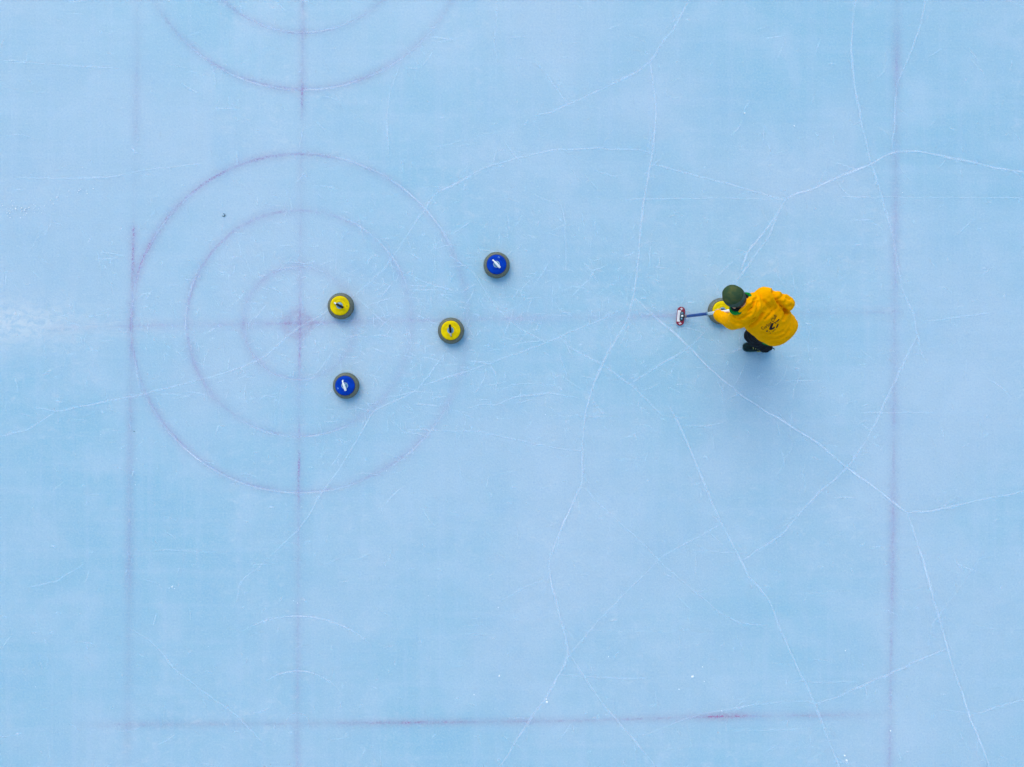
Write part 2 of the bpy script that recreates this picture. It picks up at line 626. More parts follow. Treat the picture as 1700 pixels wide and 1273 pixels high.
ring_mark('house_ring', *UC, 1.83, [(0, .4), (180, .4), (225, .62), (270, .60), (315, .42), (360, .4)], [(0, .2), (200, .3), (235, .5), (270, .7), (320, .3), (360, .2)],
          label='outer ring of the house cut by the upper edge')
ring_mark('house_ring', *UC, 1.22, [(0, .4), (360, .4)], [(0, .3), (250, .5), (290, .5), (360, .3)], half=0.12, label='inner ring of the house cut by the upper edge')
etch(*UC, 1.84, [(215, 330)], 0.5)
etch(*UC, 1.215, [(230, 310)], 0.4)
LC = (494, 1203)         # worn house at the lower edge: only scored arcs survive
etch(*LC, 1.18, [(45, 125)], 0.55)
etch(*LC, 0.585, [(35, 130)], 0.5)
etch(*LC, 0.13, [(-20, 200)], 0.4, 0.008)
etch(*HC, 0.075, [(0, 180), (180, 330)], 0.25, 0.008)

line_mark('tee_line', [(503, -40), (502, 150), (500, 260), (498, 540), (496, 800), (493, 1300)],
          [(-40, .5), (60, .5), (100, .35), (140, .75), (188, .75), (205, .18), (240, .2), (300, .36), (500, .34), (530, .7), (600, .62), (630, .4), (700, .48), (765, .75), (790, .75), (830, .6), (880, .48), (1000, .42), (1300, .5)],
          [(-40, .7), (100, .3), (140, .9), (188, .9), (205, .2), (400, .35), (540, .9), (600, .8), (650, .3), (770, 1.), (800, .8), (900, .5), (1000, .3), (1300, .3)], half=0.12,
          label='vertical faded tee line running through the house centre')
line_mark('back_line', [(229, -40), (226, 200), (222, 380), (218, 560), (215, 900), (211, 1300)],
          [(-40, .25), (60, .3), (150, .4), (220, .35), (250, .1), (365, .12), (380, .6), (450, .55), (560, .5), (650, .46), (900, .55), (1050, .5), (1200, .3), (1300, .2)],
          [(-40, .2), (160, .5), (220, .4), (365, .1), (380, 1.), (430, .9), (560, .4), (700, .15), (1300, .05)], half=0.13, label='faded back line left of the house')
line_mark('hog_line', [(1490, -40), (1487, 250), (1485, 600), (1482, 900), (1476, 1300)],
          [(-40, .4), (100, .65), (170, .5), (300, .45), (520, .5), (640, .4), (760, .55), (900, .58), (1180, .5), (1300, .4)],
          [(-40, .1), (250, .3), (520, .3), (760, .4), (900, .5), (1000, .7), (1190, .6), (1300, .2)], half=0.13, label='faded hog line down the right side')
line_mark('centre_line', [(60, 546), (218, 541), (497, 536), (800, 530), (1120, 524), (1500, 517)],
          [(60, .05), (120, .3), (218, .45), (300, .42), (430, .38), (480, .65), (520, .65), (560, .35), (800, .42), (870, .5), (950, .25), (1040, .3), (1090, .45), (1130, .5), (1180, .2), (1440, .2), (1475, .45), (1500, .3)],
          [(60, .0), (218, .35), (430, .3), (480, .7), (540, .3), (800, .5), (870, .5), (1000, .2), (1120, .6), (1160, .2), (1480, .5), (1500, .3)], half=0.15,
          label='faded centre line from the left edge to the player')
line_mark('side_line', [(120, 1203), (500, 1201), (700, 1199), (910, 1197), (1050, 1194), (1200, 1189), (1490, 1186)],
          [(120, .05), (200, .35), (330, .45), (520, .45), (690, .6), (740, .55), (800, .4), (900, .55), (1000, .5), (1060, .75), (1110, .5), (1160, .7), (1200, .95), (1240, .85), (1290, .5), (1400, .4), (1490, .1)],
          [(120, .1), (500, .3), (680, .8), (740, .7), (800, .3), (905, .8), (960, .5), (1030, .5), (1060, 1.), (1100, .6), (1160, .9), (1200, 1.), (1260, .9), (1300, .5), (1490, .1)], half=0.11,
          mat='paint_red', label='faded side line along the lower edge')
# button: a small filled, blurred disc of paint
d = new_data()
strip_into(d, [P(HC[0] - 3 + 20 * math.cos(t / 24 * 2 * math.pi), HC[1] + 2 + 20 * math.sin(t / 24 * 2 * math.pi)).xy for t in range(24)], 0.13, 0.5, 0.0, closed=True)
tag(strip_obj('button_mark', d, M['paint_red']), 'faded red button at the house centre')

# ------------------------------------------------------------------ fractures in the ice
CR = [  # (strength, half width m, points in the picture)
    (.60, .013, [(1150, -10), (1119, 46), (1092, 81), (1083, 101), (1048, 124), (995, 149), (942, 174), (914, 187), (889, 191)]),
    (.40, .011, [(884, 94), (908, 126), (924, 147), (942, 173)]),
    (.60, .013, [(1080, 101), (1089, 177), (1087, 216), (1083, 255), (1069, 332), (1062, 389), (1058, 450), (1051, 496), (1041, 533), (1009, 586), (990, 625), (972, 682), (967, 738), (967, 805), (956, 823), (921, 901), (910, 936), (914, 964), (928, 1014), (945, 1085), (914, 1145), (871, 1208), (826, 1280)]),
    (.36, .010, [(967, 805), (991, 834), (1055, 890), (1097, 933), (1153, 982), (1192, 1014), (1224, 1033), (1270, 1039)]),
    (.45, .012, [(1083, 272), (1158, 292), (1206, 304), (1266, 322), (1303, 332)]),
    (.70, .014, [(1303, 332), (1314, 324), (1348, 315), (1393, 293), (1445, 272), (1480, 253), (1507, 250), (1535, 254), (1595, 265), (1648, 278), (1710, 288)]),
    (.50, .013, [(1480, 253), (1485, 198), (1488, 141), (1507, 99), (1526, 50), (1538, -10)]),
    (.46, .013, [(1421, -10), (1415, 42), (1413, 88), (1418, 141), (1431, 209), (1445, 269), (1461, 318), (1480, 382), (1491, 442), (1500, 487), (1517, 522), (1524, 565), (1535, 604)]),
    (.72, .014, [(1303, 332), (1293, 350), (1273, 380), (1241, 417), (1231, 448)]),
    (.62, .015, [(1293, 350), (1275, 394), (1256, 420), (1234, 452), (1216, 474)]),
    (.44, .012, [(1082, 257), (1069, 249), (984, 246), (914, 249), (868, 260), (808, 276), (758, 304), (721, 322), (705, 348), (666, 405), (640, 445), (590, 489), (546, 517), (495, 544), (433, 597), (371, 620), (318, 634), (244, 653), (177, 666), (95, 683), (60, 676)]),
    (.36, .011, [(95, 683), (46, 713), (-10, 727)]),
    (.30, .012, [(930, 331), (938, 364), (940, 450)]),
    (.36, .011, [(666, 103), (647, 152), (642, 198), (645, 262)]),
    (.28, .012, [(825, -10), (825, 34), (820, 71), (826, 105)]),
    (.32, .011, [(648, 441), (701, 466), (758, 484)]),
    (.40, .011, [(747, 424), (786, 452), (823, 510), (861, 544), (907, 569)]),
    (.50, .011, [(700, 640), (776, 616), (829, 597), (907, 569), (935, 556), (984, 537), (1030, 515)]),
    (.46, .012, [(930, 560), (949, 579), (998, 604), (1048, 639), (1100, 690)]),
    (.50, .011, [(1050, 634), (1100, 602), (1136, 583), (1146, 576), (1176, 544)]),
    (.72, .014, [(1055, 496), (1087, 526), (1126, 558), (1146, 579), (1185, 618), (1231, 657), (1270, 682), (1326, 715), (1362, 738), (1402, 774), (1454, 811), (1505, 851)]),
    (.55, .012, [(1505, 851), (1560, 846), (1623, 830), (1710, 814)]),
    (.52, .013, [(1521, 558), (1492, 618), (1461, 685), (1439, 728), (1411, 772), (1372, 805), (1340, 837), (1298, 887), (1252, 917), (1234, 929)]),
    (.55, .013, [(1111, 675), (1128, 706), (1157, 774), (1171, 809), (1195, 862), (1213, 897), (1241, 954), (1277, 996), (1291, 1035), (1316, 1092), (1353, 1168), (1379, 1239), (1398, 1285)]),
    (.48, .012, [(1353, 1168), (1393, 1154), (1471, 1120), (1531, 1092), (1569, 1078)]),
    (.55, .013, [(1505, 851), (1517, 880), (1538, 954), (1560, 1032), (1577, 1092), (1599, 1159), (1609, 1189), (1630, 1240), (1645, 1280)]),
    (.42, .011, [(1609, 1189), (1652, 1173), (1710, 1158)]),
    (.36, .011, [(1192, 872), (1100, 922), (1030, 991), (988, 1035), (947, 1085)]),
    (.22, .011, [(1634, 915), (1588, 982), (1546, 1035), (1540, 1075)]),
    (.36, .011, [(1100, 1207), (1153, 1187), (1241, 1171), (1312, 1162), (1353, 1166)]),
    (.26, .011, [(1048, 1221), (1075, 1218), (1100, 1207)]),
    (.25, .010, [(1379, 1239), (1340, 1265)]),
    (.46, .011, [(945, 1085), (981, 1141), (1020, 1191), (1048, 1221), (1090, 1275)]),
    (.38, .011, [(931, 1120), (967, 1122), (1037, 1126), (1076, 1125)]),
    (.26, .010, [(910, 959), (878, 970), (832, 996)]),
    (.42, .010, [(737, 590), (690, 650), (620, 682), (590, 735), (560, 784), (530, 823), (502, 872), (431, 941), (400, 964), (392, 1000)]),
    (.36, .010, [(210, 1037), (255, 1067), (293, 1113), (336, 1145), (396, 1189), (438, 1235)]),
    (.35, .010, [(262, 1237), (292, 1219)]),
    (.36, .011, [(46, 975), (95, 964), (141, 936)]),
    (.28, .010, [(-5, 1084), (21, 1053)]),
    (.24, .008, [(219, 913), (300, 913), (385, 918)]),
    (.36, .010, [(776, 678), (807, 669), (822, 673), (853, 659), (914, 652), (960, 660)]),
    (.34, .009, [(677, 713), (786, 715), (878, 733), (931, 745), (965, 749)]),
    (.30, .009, [(981, 690), (1027, 692)]),
    (.32, .010, [(1425, 684), (1461, 685), (1546, 684)]),
    (.30, .009, [(1100, 690), (1140, 693)]),
    (.30, .010, [(1137, 706), (1188, 707), (1206, 697)]),
    (.28, .009, [(1302, 632), (1369, 632)]),
    (.35, .009, [(14, 104), (64, 105), (141, 111), (198, 114)]),
    (.45, .008, [(300, 138), (334, 157)]),
    (.22, .010, [(4, 141), (35, 152), (88, 155)]),
    (.28, .010, [(21, 295), (124, 297), (198, 292), (247, 281), (336, 272)]),
    (.40, .010, [(504, 214), (497, 244)]),
    (.24, .010, [(481, 302), (474, 342)]),
    (.30, .012, [(1530, 533), (1595, 526), (1641, 519)]),
    (.25, .010, [(1440, 140), (1470, 118), (1470, 85)]),
    (.30, .012, [(1655, -5), (1700, 11)]),
    (.30, .007, [(1030, 331), (1110, 330), (1190, 329), (1303, 332)]),
    (.32, .007, [(1382, 328), (1440, 327), (1560, 328), (1705, 328)]),
    (.35, .012, [(196, 541), (206, 556), (216, 544)]),
    (.35, .012, [(234, 520), (237, 550)]),
    (.40, .011, [(223, 590), (229, 622), (236, 655)]),
    (.30, .010, [(590, 489), (625, 525), (650, 545)]),
    (.28, .010, [(640, 660), (690, 650), (732, 652)]),
    (.30, .010, [(600, 660), (618, 677)]),
    (.26, .010, [(1290, 790), (1316, 740), (1310, 720)]),
    (.24, .010, [(1130, 910), (1185, 915), (1240, 918)]),
    (.22, .008, [(1450, 983), (1545, 975)]),
    (.24, .009, [(1330, 985), (1410, 980)]),
    (.20, .009, [(960, 1046), (1180, 1048)]),
    (.24, .009, [(1310, 1130), (1420, 1132)]),
    (.24, .009, [(1210, 1211), (1300, 1211), (1370, 1206)]),
]
for i, (st, half, pp) in enumerate(CR):
    pts = [P(*p).xy for p in pp]
    fine, hs, ss = [], [], []
    for a, b in zip(pts, pts[1:]):
        n = max(2, int((b - a).length / 0.05))
        for k in range(n):
            fine.append(a.lerp(b, k / n))
    fine.append(pts[-1])
    # one smoothing pass so that bends are not ruler-straight, then fine jitter
    sm = [fine[0]] + [(fine[j - 1] + fine[j] * 2 + fine[j + 1]) / 4 for j in range(1, len(fine) - 1)] + [fine[-1]]
    out = []
    for j, q in enumerate(sm):
        e = min(1.0, 0.55 + 0.15 * min(j, len(sm) - 1 - j))
        out.append(q + Vector((noise.noise((q.x * 7, q.y * 7, i)), noise.noise((q.x * 7, q.y * 7, i + 50)))) * 0.011
                   + Vector((noise.noise((q.x * 24, q.y * 24, i)), noise.noise((q.x * 24, q.y * 24, i + 50)))) * 0.004)
        hs.append(half * 1.5 * (0.65 + 1.1 * abs(noise.noise((q.x * 2.6, q.y * 2.6, i + 9)))) * (0.6 + 0.4 * e))
        ss.append(min(1, (st ** 1.1) * 1.42 * (0.75 + 0.5 * noise.noise((q.x * 1.7, q.y * 1.7, i + 20))) * e))
    d = new_data()
    strip_into(d, out, hs, ss)
    if st > 0.34 and len(out) > 12:                  # short splinters leaving the fracture
        rc = random.Random(i * 13 + 1)
        for _ in range(len(out) // 13):
            j = rc.randrange(3, len(out) - 4)
            dd = (out[j + 2] - out[j - 2]).normalized() * rc.choice((-1, 1))
            an = rc.choice((-1, 1)) * rc.uniform(0.15, 0.7)
            dd = Vector((dd.x * math.cos(an) - dd.y * math.sin(an), dd.x * math.sin(an) + dd.y * math.cos(an)))
            ln = rc.uniform(0.08, 0.34)
            sp, cur = [], out[j].copy()
            for k in range(6):
                sp.append(cur + Vector((rc.gauss(0, 0.004), rc.gauss(0, 0.004))))
                cur = cur + dd * ln / 5
            f0 = ss[j] * rc.uniform(0.35, 0.8)
            strip_into(d, sp, [half * q for q in (0.9, 0.8, 0.7, 0.6, 0.5, 0.4)], [f0 * q for q in (1, 0.9, 0.8, 0.6, 0.35, 0.1)])
    strip_obj('ice_crack', d, M['crack'])

# countless hair scratches from brooms, shoes and stones: one mass
d = new_data()
rs = random.Random(21)
for i in range(2600):
    u = rs.random()
    if u < 0.35:                                     # around the house and the centre line
        x, y = rs.gauss(-1.6, 1.7), rs.gauss(0.55, 0.75)
    elif u < 0.45:
        x, y = rs.gauss(1.5, 1.2), rs.gauss(0.4, 0.6)
    else:
        x, y = rs.uniform(-6.2, 6.2), rs.uniform(-4.8, 4.8)
    q = rs.random()
    ang = rs.gauss(0, 0.10) if q < 0.25 else (math.pi / 2 + rs.gauss(0, 0.12) if q < 0.40 else rs.uniform(0, math.pi))
    L = rs.choice((0.05, 0.08, 0.12, 0.2, 0.35)) * rs.uniform(0.6, 1.3)
    bend = rs.gauss(0, 0.5)
    pts = []
    n = 5
    p = Vector((x, y))
    for k in range(n):
        pts.append(p.copy())
        p = p + Vector((math.cos(ang), math.sin(ang))) * L / n
        ang += bend / n
    st = rs.uniform(0.10, 0.55) * (1.3 if L < 0.12 else 0.8)
    strip_into(d, pts, rs.uniform(0.006, 0.013), [st * e for e in (0.1, 0.8, 1, 0.7, 0.1)], z=0.010 + i * 0.000002)
tag(strip_obj('hair_scratches', d, M['crack']), kind='stuff')


# ------------------------------------------------------------------ curling stones
def make_stone(top, grip_mat, neck_mat, loc, rz, spin, label, mark=None):
    root = empty('curling_stone', loc, 0)
    tag(root, label, 'curling stone', 'curling stones on the ice')
    body = [(0.0, 0.006), (0.052, 0.006), (0.060, 0.0), (0.068, 0.0), (0.082, 0.008), (0.108, 0.018), (0.128, 0.032), (0.138, 0.045), (0.1405, 0.052),
            (0.1405, 0.070), (0.138, 0.078), (0.129, 0.093), (0.117, 0.106), (0.109, 0.111), (0.1075, 0.109), (0.0, 0.109)]
    obj('granite_body', lathe(body, 96), M['granite'], root)
    band = [(0.1412, 0.050), (0.1420, 0.053), (0.1420, 0.069), (0.1412, 0.072)]
    obj('striking_band', lathe(band, 96), M['granite_band'], root)
    cap = [(0.1035, 0.1085), (0.1045, 0.113), (0.1035, 0.1185), (0.099, 0.1225), (0.090, 0.1250), (0.066, 0.1270), (0.063, 0.1258), (0.060, 0.1270), (0.046, 0.1305),
           (0.040, 0.1300), (0.0375, 0.1270), (0.0, 0.1268)]
    capo = obj('coloured_cap', lathe(cap, 96), top, root)
    obj('cap_seam', lathe([(0.1040, 0.1088), (0.1078, 0.1102), (0.1076, 0.1118), (0.1043, 0.1122)], 96), M['dark_joint'], root)
    ring = [(0.0345, 0.1275), (0.0350, 0.1310), (0.0330, 0.1322), (0.0308, 0.1310), (0.0303, 0.1275)]
    obj('collar_ring', lathe(ring, 48), M['collar'], root)
    obj('bolt_cup', lathe([(0.0306, 0.1290), (0.014, 0.1276), (0.012, 0.1310), (0.0, 0.1315)], 40), M['steel'], root)
    # gooseneck handle: foot, neck, grip
    h = empty('handle', (0, 0, 0), rz)
    h.parent = root
    neck = [(-0.058, 0, 0.126), (-0.0585, 0, 0.136), (-0.056, 0, 0.148), (-0.048, 0, 0.158), (-0.036, 0, 0.164), (-0.024, 0, 0.1665)]
    obj('neck', tube(neck, [0.0095, 0.008, 0.0075, 0.0075, 0.008, 0.0085], 12, flat=0.85), neck_mat, h)
    grip = [(-0.031, 0, 0.1660), (-0.029, 0, 0.1665), (-0.010, 0, 0.1685), (0.020, 0, 0.1705), (0.045, 0, 0.1715), (0.056, 0, 0.1715), (0.0595, 0, 0.1710)]
    obj('grip', tube(grip, [0.006, 0.0105, 0.0122, 0.0128, 0.0128, 0.0118, 0.006], 14, flat=0.75), grip_mat, h)
    if mark:
        mm, ang = mark
        for off in (-0.0055, 0.0055):
            b = bmesh.new()
            c = Vector((0.079, 0, 0))
            for (u, v) in ((-0.008, -0.0022), (0.008, -0.0022), (0.008, 0.0022), (-0.008, 0.0022)):
                rr = 0.079 + u
                b.verts.new((rr, off + v, 0.1276 - (rr - 0.066) * 0.08))
            b.faces.new(b.verts)
            bmesh.ops.rotate(b, verts=b.verts, cent=(0, 0, 0), matrix=Matrix.Rotation(ang, 3, 'Z'))
            obj('painted_stroke', b, mm, capo, smooth=False)
    return root


def band_mat():
    m, nt, bs = mat_new('frosted_granite')
    n = N(nt)
    f = n.noise(n.coord(), 160, 4, 0.7)
    n.link(n.mix(n.ramp(f, 0.35, 0.7), (0.090, 0.102, 0.078), (0.19, 0.198, 0.155)), bs.inputs['Base Color'])
    bs.inputs['Roughness'].default_value = 0.8
    return m


M['granite_band'] = band_mat()
M['collar'] = plain('pale_collar', (0.42, 0.60, 0.74), 0.4, 0.06)
M['blue_mark'] = plain('pale_blue_paint', (0.20, 0.42, 0.75), 0.5, 0.1)
M['dark_mark'] = plain('olive_paint', (0.20, 0.16, 0.0), 0.5, 0.1)

Y, B = M['yellow_plastic'], M['blue_plastic']
make_stone(Y, M['black_plastic'], M['white_plastic'], P(568.0, 509.0), R(-28), 0, 'yellow capped curling stone beside the button, the yellow one nearest the house centre', (M['dark_mark'], R(-5)))
make_stone(Y, M['black_plastic'], M['grey_plastic'], P(749.5, 549.5), R(95), 0, 'yellow capped curling stone lying on the right edge of the outer ring')
make_stone(B, M['white_plastic'], M['white_plastic'], P(824.7, 441.5), R(-48), 0, 'blue capped curling stone with white grip outside the rings', (M['blue_mark'], R(72)))
make_stone(B, M['white_plastic'], M['white_plastic'], P(576.5, 640.0), R(-70), 0, 'blue capped curling stone with white grip inside the house below the button', (M['blue_mark'], R(200)))
make_stone(Y, M['black_plastic'], M['white_plastic'], P(1194.3, 517.3), R(-9), 0, 'yellow capped curling stone at the player, partly hidden under head and arm')

# ------------------------------------------------------------------ the player (bent over, facing the house on the left)
person = empty('person', P(1268, 560))
tag(person, 'player in yellow hoodie and olive beanie bending forward over a stone with a broom', 'person')
person_inv = Matrix.Translation(-person.location)


def pobj(name, bm_or_me, mat, parent=None):
    """mesh given in world metres, parented under the person"""
    if isinstance(bm_or_me, bmesh.types.BMesh):
        bmesh.ops.recalc_face_normals(bm_or_me, faces=bm_or_me.faces)
        me = bpy.data.meshes.new(name)
        bm_or_me.to_mesh(me)
        bm_or_me.free()
    else:
        me = bm_or_me
        me.name = name
    if parent is None:
        me.transform(person_inv)
        return link_mesh(name, me, mat, person)
    me.transform(person_inv)
    return link_mesh(name, me, mat, parent)


# joints
HEAD = P(1218.8, 493.0, 1.38)
NECK = P(1231, 505, 1.30)
SH_R = P(1268, 494, 1.23)
SH_L = P(1228, 528, 1.19)
EL_R = P(1306, 504, 1.10)
EL_L = P(1215, 534, 0.90)
PELV = Vector((2.545, 0.575, 0.88))
HIP_L = Vector((2.475, 0.505, 0.86))
HIP_R = Vector((2.605, 0.640, 0.88))
KNEE_L = P(1247, 557, 0.50)
ANK_L = P(1268, 576, 0.10)
KNEE_R = Vector((2.42, 0.67, 0.50))
ANK_R = Vector((2.60, 0.70, 0.10))
HAND_R = Vector((2.50, 0.70, 0.84))
# broom shaft
SHAFT0 = Vector((1.872, 0.7235, 0.055))
SHAFT1 = Vector((2.215, 0.712, 1.00))
HAND_T = 0.59
HAND_L = SHAFT0.lerp(SHAFT1, HAND_T)

LAT = (SH_R - SH_L).normalized()
CHEST = (SH_R + SH_L) / 2 + Vector((0.02, -0.01, -0.03))
SPINE = (CHEST - PELV).normalized()
DOR = LAT.cross(SPINE).normalized()
if DOR.z < 0: DOR = -DOR

# head frame
HU = Vector((-0.50, 0.33, 0.80)).normalized()
HF = Vector((-0.80, 0.42, -0.45))
HF = (HF - HU * HF.dot(HU)).normalized()
HL = HU.cross(HF).normalized()
HM = Matrix.Translation(HEAD) @ Matrix((HF, HL, HU)).transposed().to_4x4() @ Matrix.Scale(0.955, 4)   # where the beanie sits
_nod = 0.36                                        # the face looks further down than the beanie tilts
HU, HF = HU * math.cos(_nod) + HF * math.sin(_nod), HF * math.cos(_nod) - HU * math.sin(_nod)
HCEN = HEAD - HU * 0.028
HROT = Matrix((HF, HL, HU)).transposed()          # columns: forward, left, up


def hp(f, l, u): return HCEN + HF * f + HL * l + HU * u


# body: one continuous mesh from head to ankles (skin shows at face, hands)
bm = Soup()
ball(bm, hp(0.0, 0, 0.015), (0.088, 0.074, 0.100), HROT)
ball(bm, hp(0.030, 0, -0.055), (0.062, 0.058, 0.062), HROT)
ball(bm, hp(0.070, 0, -0.095), (0.024, 0.026, 0.018), HROT)            # chin
blob(bm, [hp(0.092, 0, 0.010), hp(0.108, 0, -0.026)], [0.010, 0.014])   # nose
ball(bm, hp(0.095, 0, -0.032), (0.014, 0.019, 0.010), HROT)
ball(bm, hp(0.083, 0, -0.062), (0.012, 0.024, 0.010), HROT)            # lips
for s in (-1, 1):
    ball(bm, hp(-0.008, 0.078 * s, -0.015), (0.020, 0.009, 0.032), HROT)   # ears
    ball(bm, hp(0.074, 0.034 * s, 0.020), (0.016, 0.024, 0.007), HROT)     # brows
    ball(bm, hp(0.060, 0.042 * s, -0.030), (0.026, 0.022, 0.020), HROT)    # cheeks
blob(bm, [NECK, hp(-0.03, 0, -0.07)], [0.062, 0.060])
blob(bm, [PELV, PELV.lerp(CHEST, 0.5), CHEST, NECK], [0.10, 0.09, 0.075, 0.05])
blob(bm, [SH_L, CHEST, SH_R], [0.040, 0.065, 0.040])
blob(bm, [SH_L, EL_L], [0.040, 0.036])
blob(bm, [SH_R, EL_R, HAND_R], [0.040, 0.034, 0.026])
blob(bm, [HIP_L, KNEE_L, ANK_L], [0.085, 0.058, 0.040])
blob(bm, [HIP_R, KNEE_R, ANK_R], [0.085, 0.058, 0.040])
blob(bm, [HIP_L, PELV, HIP_R], [0.085, 0.1, 0.085])
# left hand closed round the shaft
AX = (SHAFT1 - SHAFT0).normalized()
W = (EL_L - HAND_L)
W = (W - AX * W.dot(AX)).normalized()                # from the shaft towards the forearm
V = AX.cross(W).normalized()


def around(ang, r, a):                                # ang measured from W round the shaft
    return HAND_L + AX * a + (W * math.cos(ang) + V * math.sin(ang)) * r


WRIST = HAND_L + W * 0.060 + AX * 0.055
blob(bm, [EL_L, WRIST], [0.036, 0.027])
blob(bm, [WRIST, HAND_L + W * 0.036 + AX * 0.030], [0.027, 0.024])
for a in (-0.030, -0.010, 0.010, 0.030):
    blob(bm, [HAND_L + W * 0.034 + AX * 0.025, around(0.35, 0.033, a)], [0.018, 0.014])
for k, (a, ln) in enumerate(((-0.036, 3.5), (-0.016, 3.9), (0.004, 3.8), (0.023, 3.3))):
    arc = [around(0.35 + ln * j / 6, 0.0265 - 0.001 * (j > 4), a) for j in range(7)]
    blob(bm, arc, [0.0098, 0.0098, 0.0094, 0.0094, 0.009, 0.0085, 0.0078])
blob(bm, [around(0.0, 0.034, 0.034), around(-0.9, 0.030, 0.034), around(-1.7, 0.026, 0.028), around(-2.4, 0.0255, 0.020)], [0.014, 0.0115, 0.0105, 0.009])
# right hand resting on the thigh
HD = Vector((-0.80, 0.05, -0.55)).normalized()
HS = Vector((0.05, 1.0, 0.0)).normalized()
for o, ln in ((-0.030, 0.060), (-0.010, 0.074), (0.010, 0.072), (0.030, 0.055)):
    a = HAND_R + HS * o * 0.8 + HD * 0.02
    b = HAND_R + HS * o + HD * 0.085
    blob(bm, [a, b], [0.017, 0.012])
    blob(bm, [b, b + HD * ln * 0.55 + Vector((0, 0, -0.006)), b + HD * ln + Vector((0, 0, -0.022))], [0.0095, 0.009, 0.0078])
blob(bm, [HAND_R + HD * 0.02 - HS * 0.025, HAND_R + HD * 0.055 - HS * 0.052, HAND_R + HD * 0.085 - HS * 0.060], [0.015, 0.011, 0.009])
body_me = fuse(bm, 0.0055, 3)
pobj('body', body_me, M['skin'])
for s in (-1, 1):
    b = bmesh.new()
    ball(b, hp(0.0745, 0.033 * s, 0.000), (0.0125, 0.0135, 0.0115), HROT, 2)
    e = pobj('eye', b, M['eye'])
    b = bmesh.new()
    ball(b, hp(0.0850, 0.033 * s, -0.001), (0.004, 0.006, 0.006), HROT, 2)
    pobj('iris', b, M['hair'], e)
b = bmesh.new()
ball(b, hp(0.090, 0, -0.064), (0.007, 0.022, 0.006), HROT, 2)
pobj('mouth', b, M['lips'])
b = bmesh.new()
ball(b, hp(-0.012, 0, -0.012), (0.080, 0.0765, 0.078), HROT, 3)
bmesh.ops.bisect_plane(b, geom=b.verts[:] + b.edges[:] + b.faces[:], plane_co=hp(0.02, 0, 0), plane_no=HF, clear_outer=True)
pobj('hair', b, M['hair'])

# trousers
bm = Soup()
blob(bm, [HIP_L, HIP_L.lerp(KNEE_L, 0.55), KNEE_L], [0.115, 0.102, 0.078])
blob(bm, [KNEE_L, KNEE_L.lerp(ANK_L, 0.5), ANK_L + Vector((0.015, 0.0, 0.0))], [0.078, 0.074, 0.066])
blob(bm, [HIP_R, HIP_R.lerp(KNEE_R, 0.55), KNEE_R], [0.115, 0.102, 0.078])
blob(bm, [KNEE_R, KNEE_R.lerp(ANK_R, 0.5), ANK_R + Vector((0.015, 0.0, 0.0))], [0.078, 0.074, 0.066])
blob(bm, [HIP_L, PELV, HIP_R], [0.12, 0.14, 0.12])
tr = fuse(bm, 0.008, 5)
for v, nn in zip(tr.vertices, [v.normal.copy() for v in tr.vertices]):
    q = v.co.copy()
    f = noise.noise(Vector((q.x * 9, q.y * 9, q.z * 22))) * 0.008 + noise.noise(Vector((q.x * 22, q.y * 22, q.z * 40 + 5))) * 0.003
    v.co = q + nn * f
trousers = pobj('trousers', tr, M['trousers'])
pull = tube([ANK_L + Vector((0.045, -0.005, 0.055)), ANK_L + Vector((0.070, -0.01, 0.06)), ANK_L + Vector((0.092, -0.02, 0.055)), ANK_L + Vector((0.098, -0.035, 0.045))], [0.006, 0.006, 0.005, 0.003], 8)
pobj('hem_cord', pull, M['black_cotton'], trousers)


# shoes
def make_shoe(heel, toe):
    heel, toe = Vector(heel), Vector(toe)
    f = (toe - heel); L = f.length; f.normalize()
    s = Vector((-f.y, f.x, 0)).normalized()
    up = Vector((0, 0, 1))
    prof = [(0.00, .026, .060), (0.03, .036, .085), (0.15, .040, .095), (0.30, .041, .098), (0.45, .042, .090), (0.60, .047, .072), (0.75, .050, .060), (0.88, .046, .052), (0.96, .034, .044), (1.0, .016, .034)]
    bm = Soup()
    loft(bm, [(heel + f * L * t + up * (0.014 + h / 2), s * w, up * h / 2) for t, w, h in prof], 28, 2.4)
    shoe = pobj('shoe', fuse(bm, 0.006, 4), M['shoe'])
    bm = bmesh.new()
    loft(bm, [(heel + f * (L * t) + up * 0.010, s * (w + 0.005), up * 0.010) for t, w, h in prof], 28, 3.0)
    pobj('sole', bm, M['sole'], shoe)
    for i in range(4):
        t = 0.46 + i * 0.075
        c = heel + f * L * t + up * (0.014 + interp([(a, c_) for a, b_, c_ in prof], t) + 0.001)
        path = [c - s * 0.030 - up * 0.012, c - s * 0.015, c + f * 0.006, c + s * 0.015, c + s * 0.030 - up * 0.012]
        pobj('lace', tube(path, 0.004, 6), M['lace'], shoe)
    # bow at the tongue
    c = heel + f * L * 0.42 + up * 0.105
    for q in (-1, 1):
        lp = [c + s * q * (0.004 + 0.040 * math.sin(math.pi * a / 8)) + f * (0.020 * math.sin(2 * math.pi * a / 8)) - up * 0.020 * math.sin(math.pi * a / 8) for a in range(9)]
        pobj('lace_loop', tube(lp, 0.0035, 6), M['lace'], shoe)
    # pale tongue band on the outer side
    w0 = [heel + f * L * t - s * sgn for t, sgn in ((0.30, -0.0425), (0.36, -0.043), (0.44, -0.0435), (0.52, -0.046))]
    pobj('side_band', tube([p + up * z for p, z in zip(w0, (0.03, 0.045, 0.055, 0.045))], 0.009, 8, flat=0.5), M['lace'], shoe)
    return shoe


make_shoe(P(1279, 576.5, 0.0), P(1232.5, 576.0, 0.0))
make_shoe((2.665, 0.695, 0.0), (2.365, 0.705, 0.0))

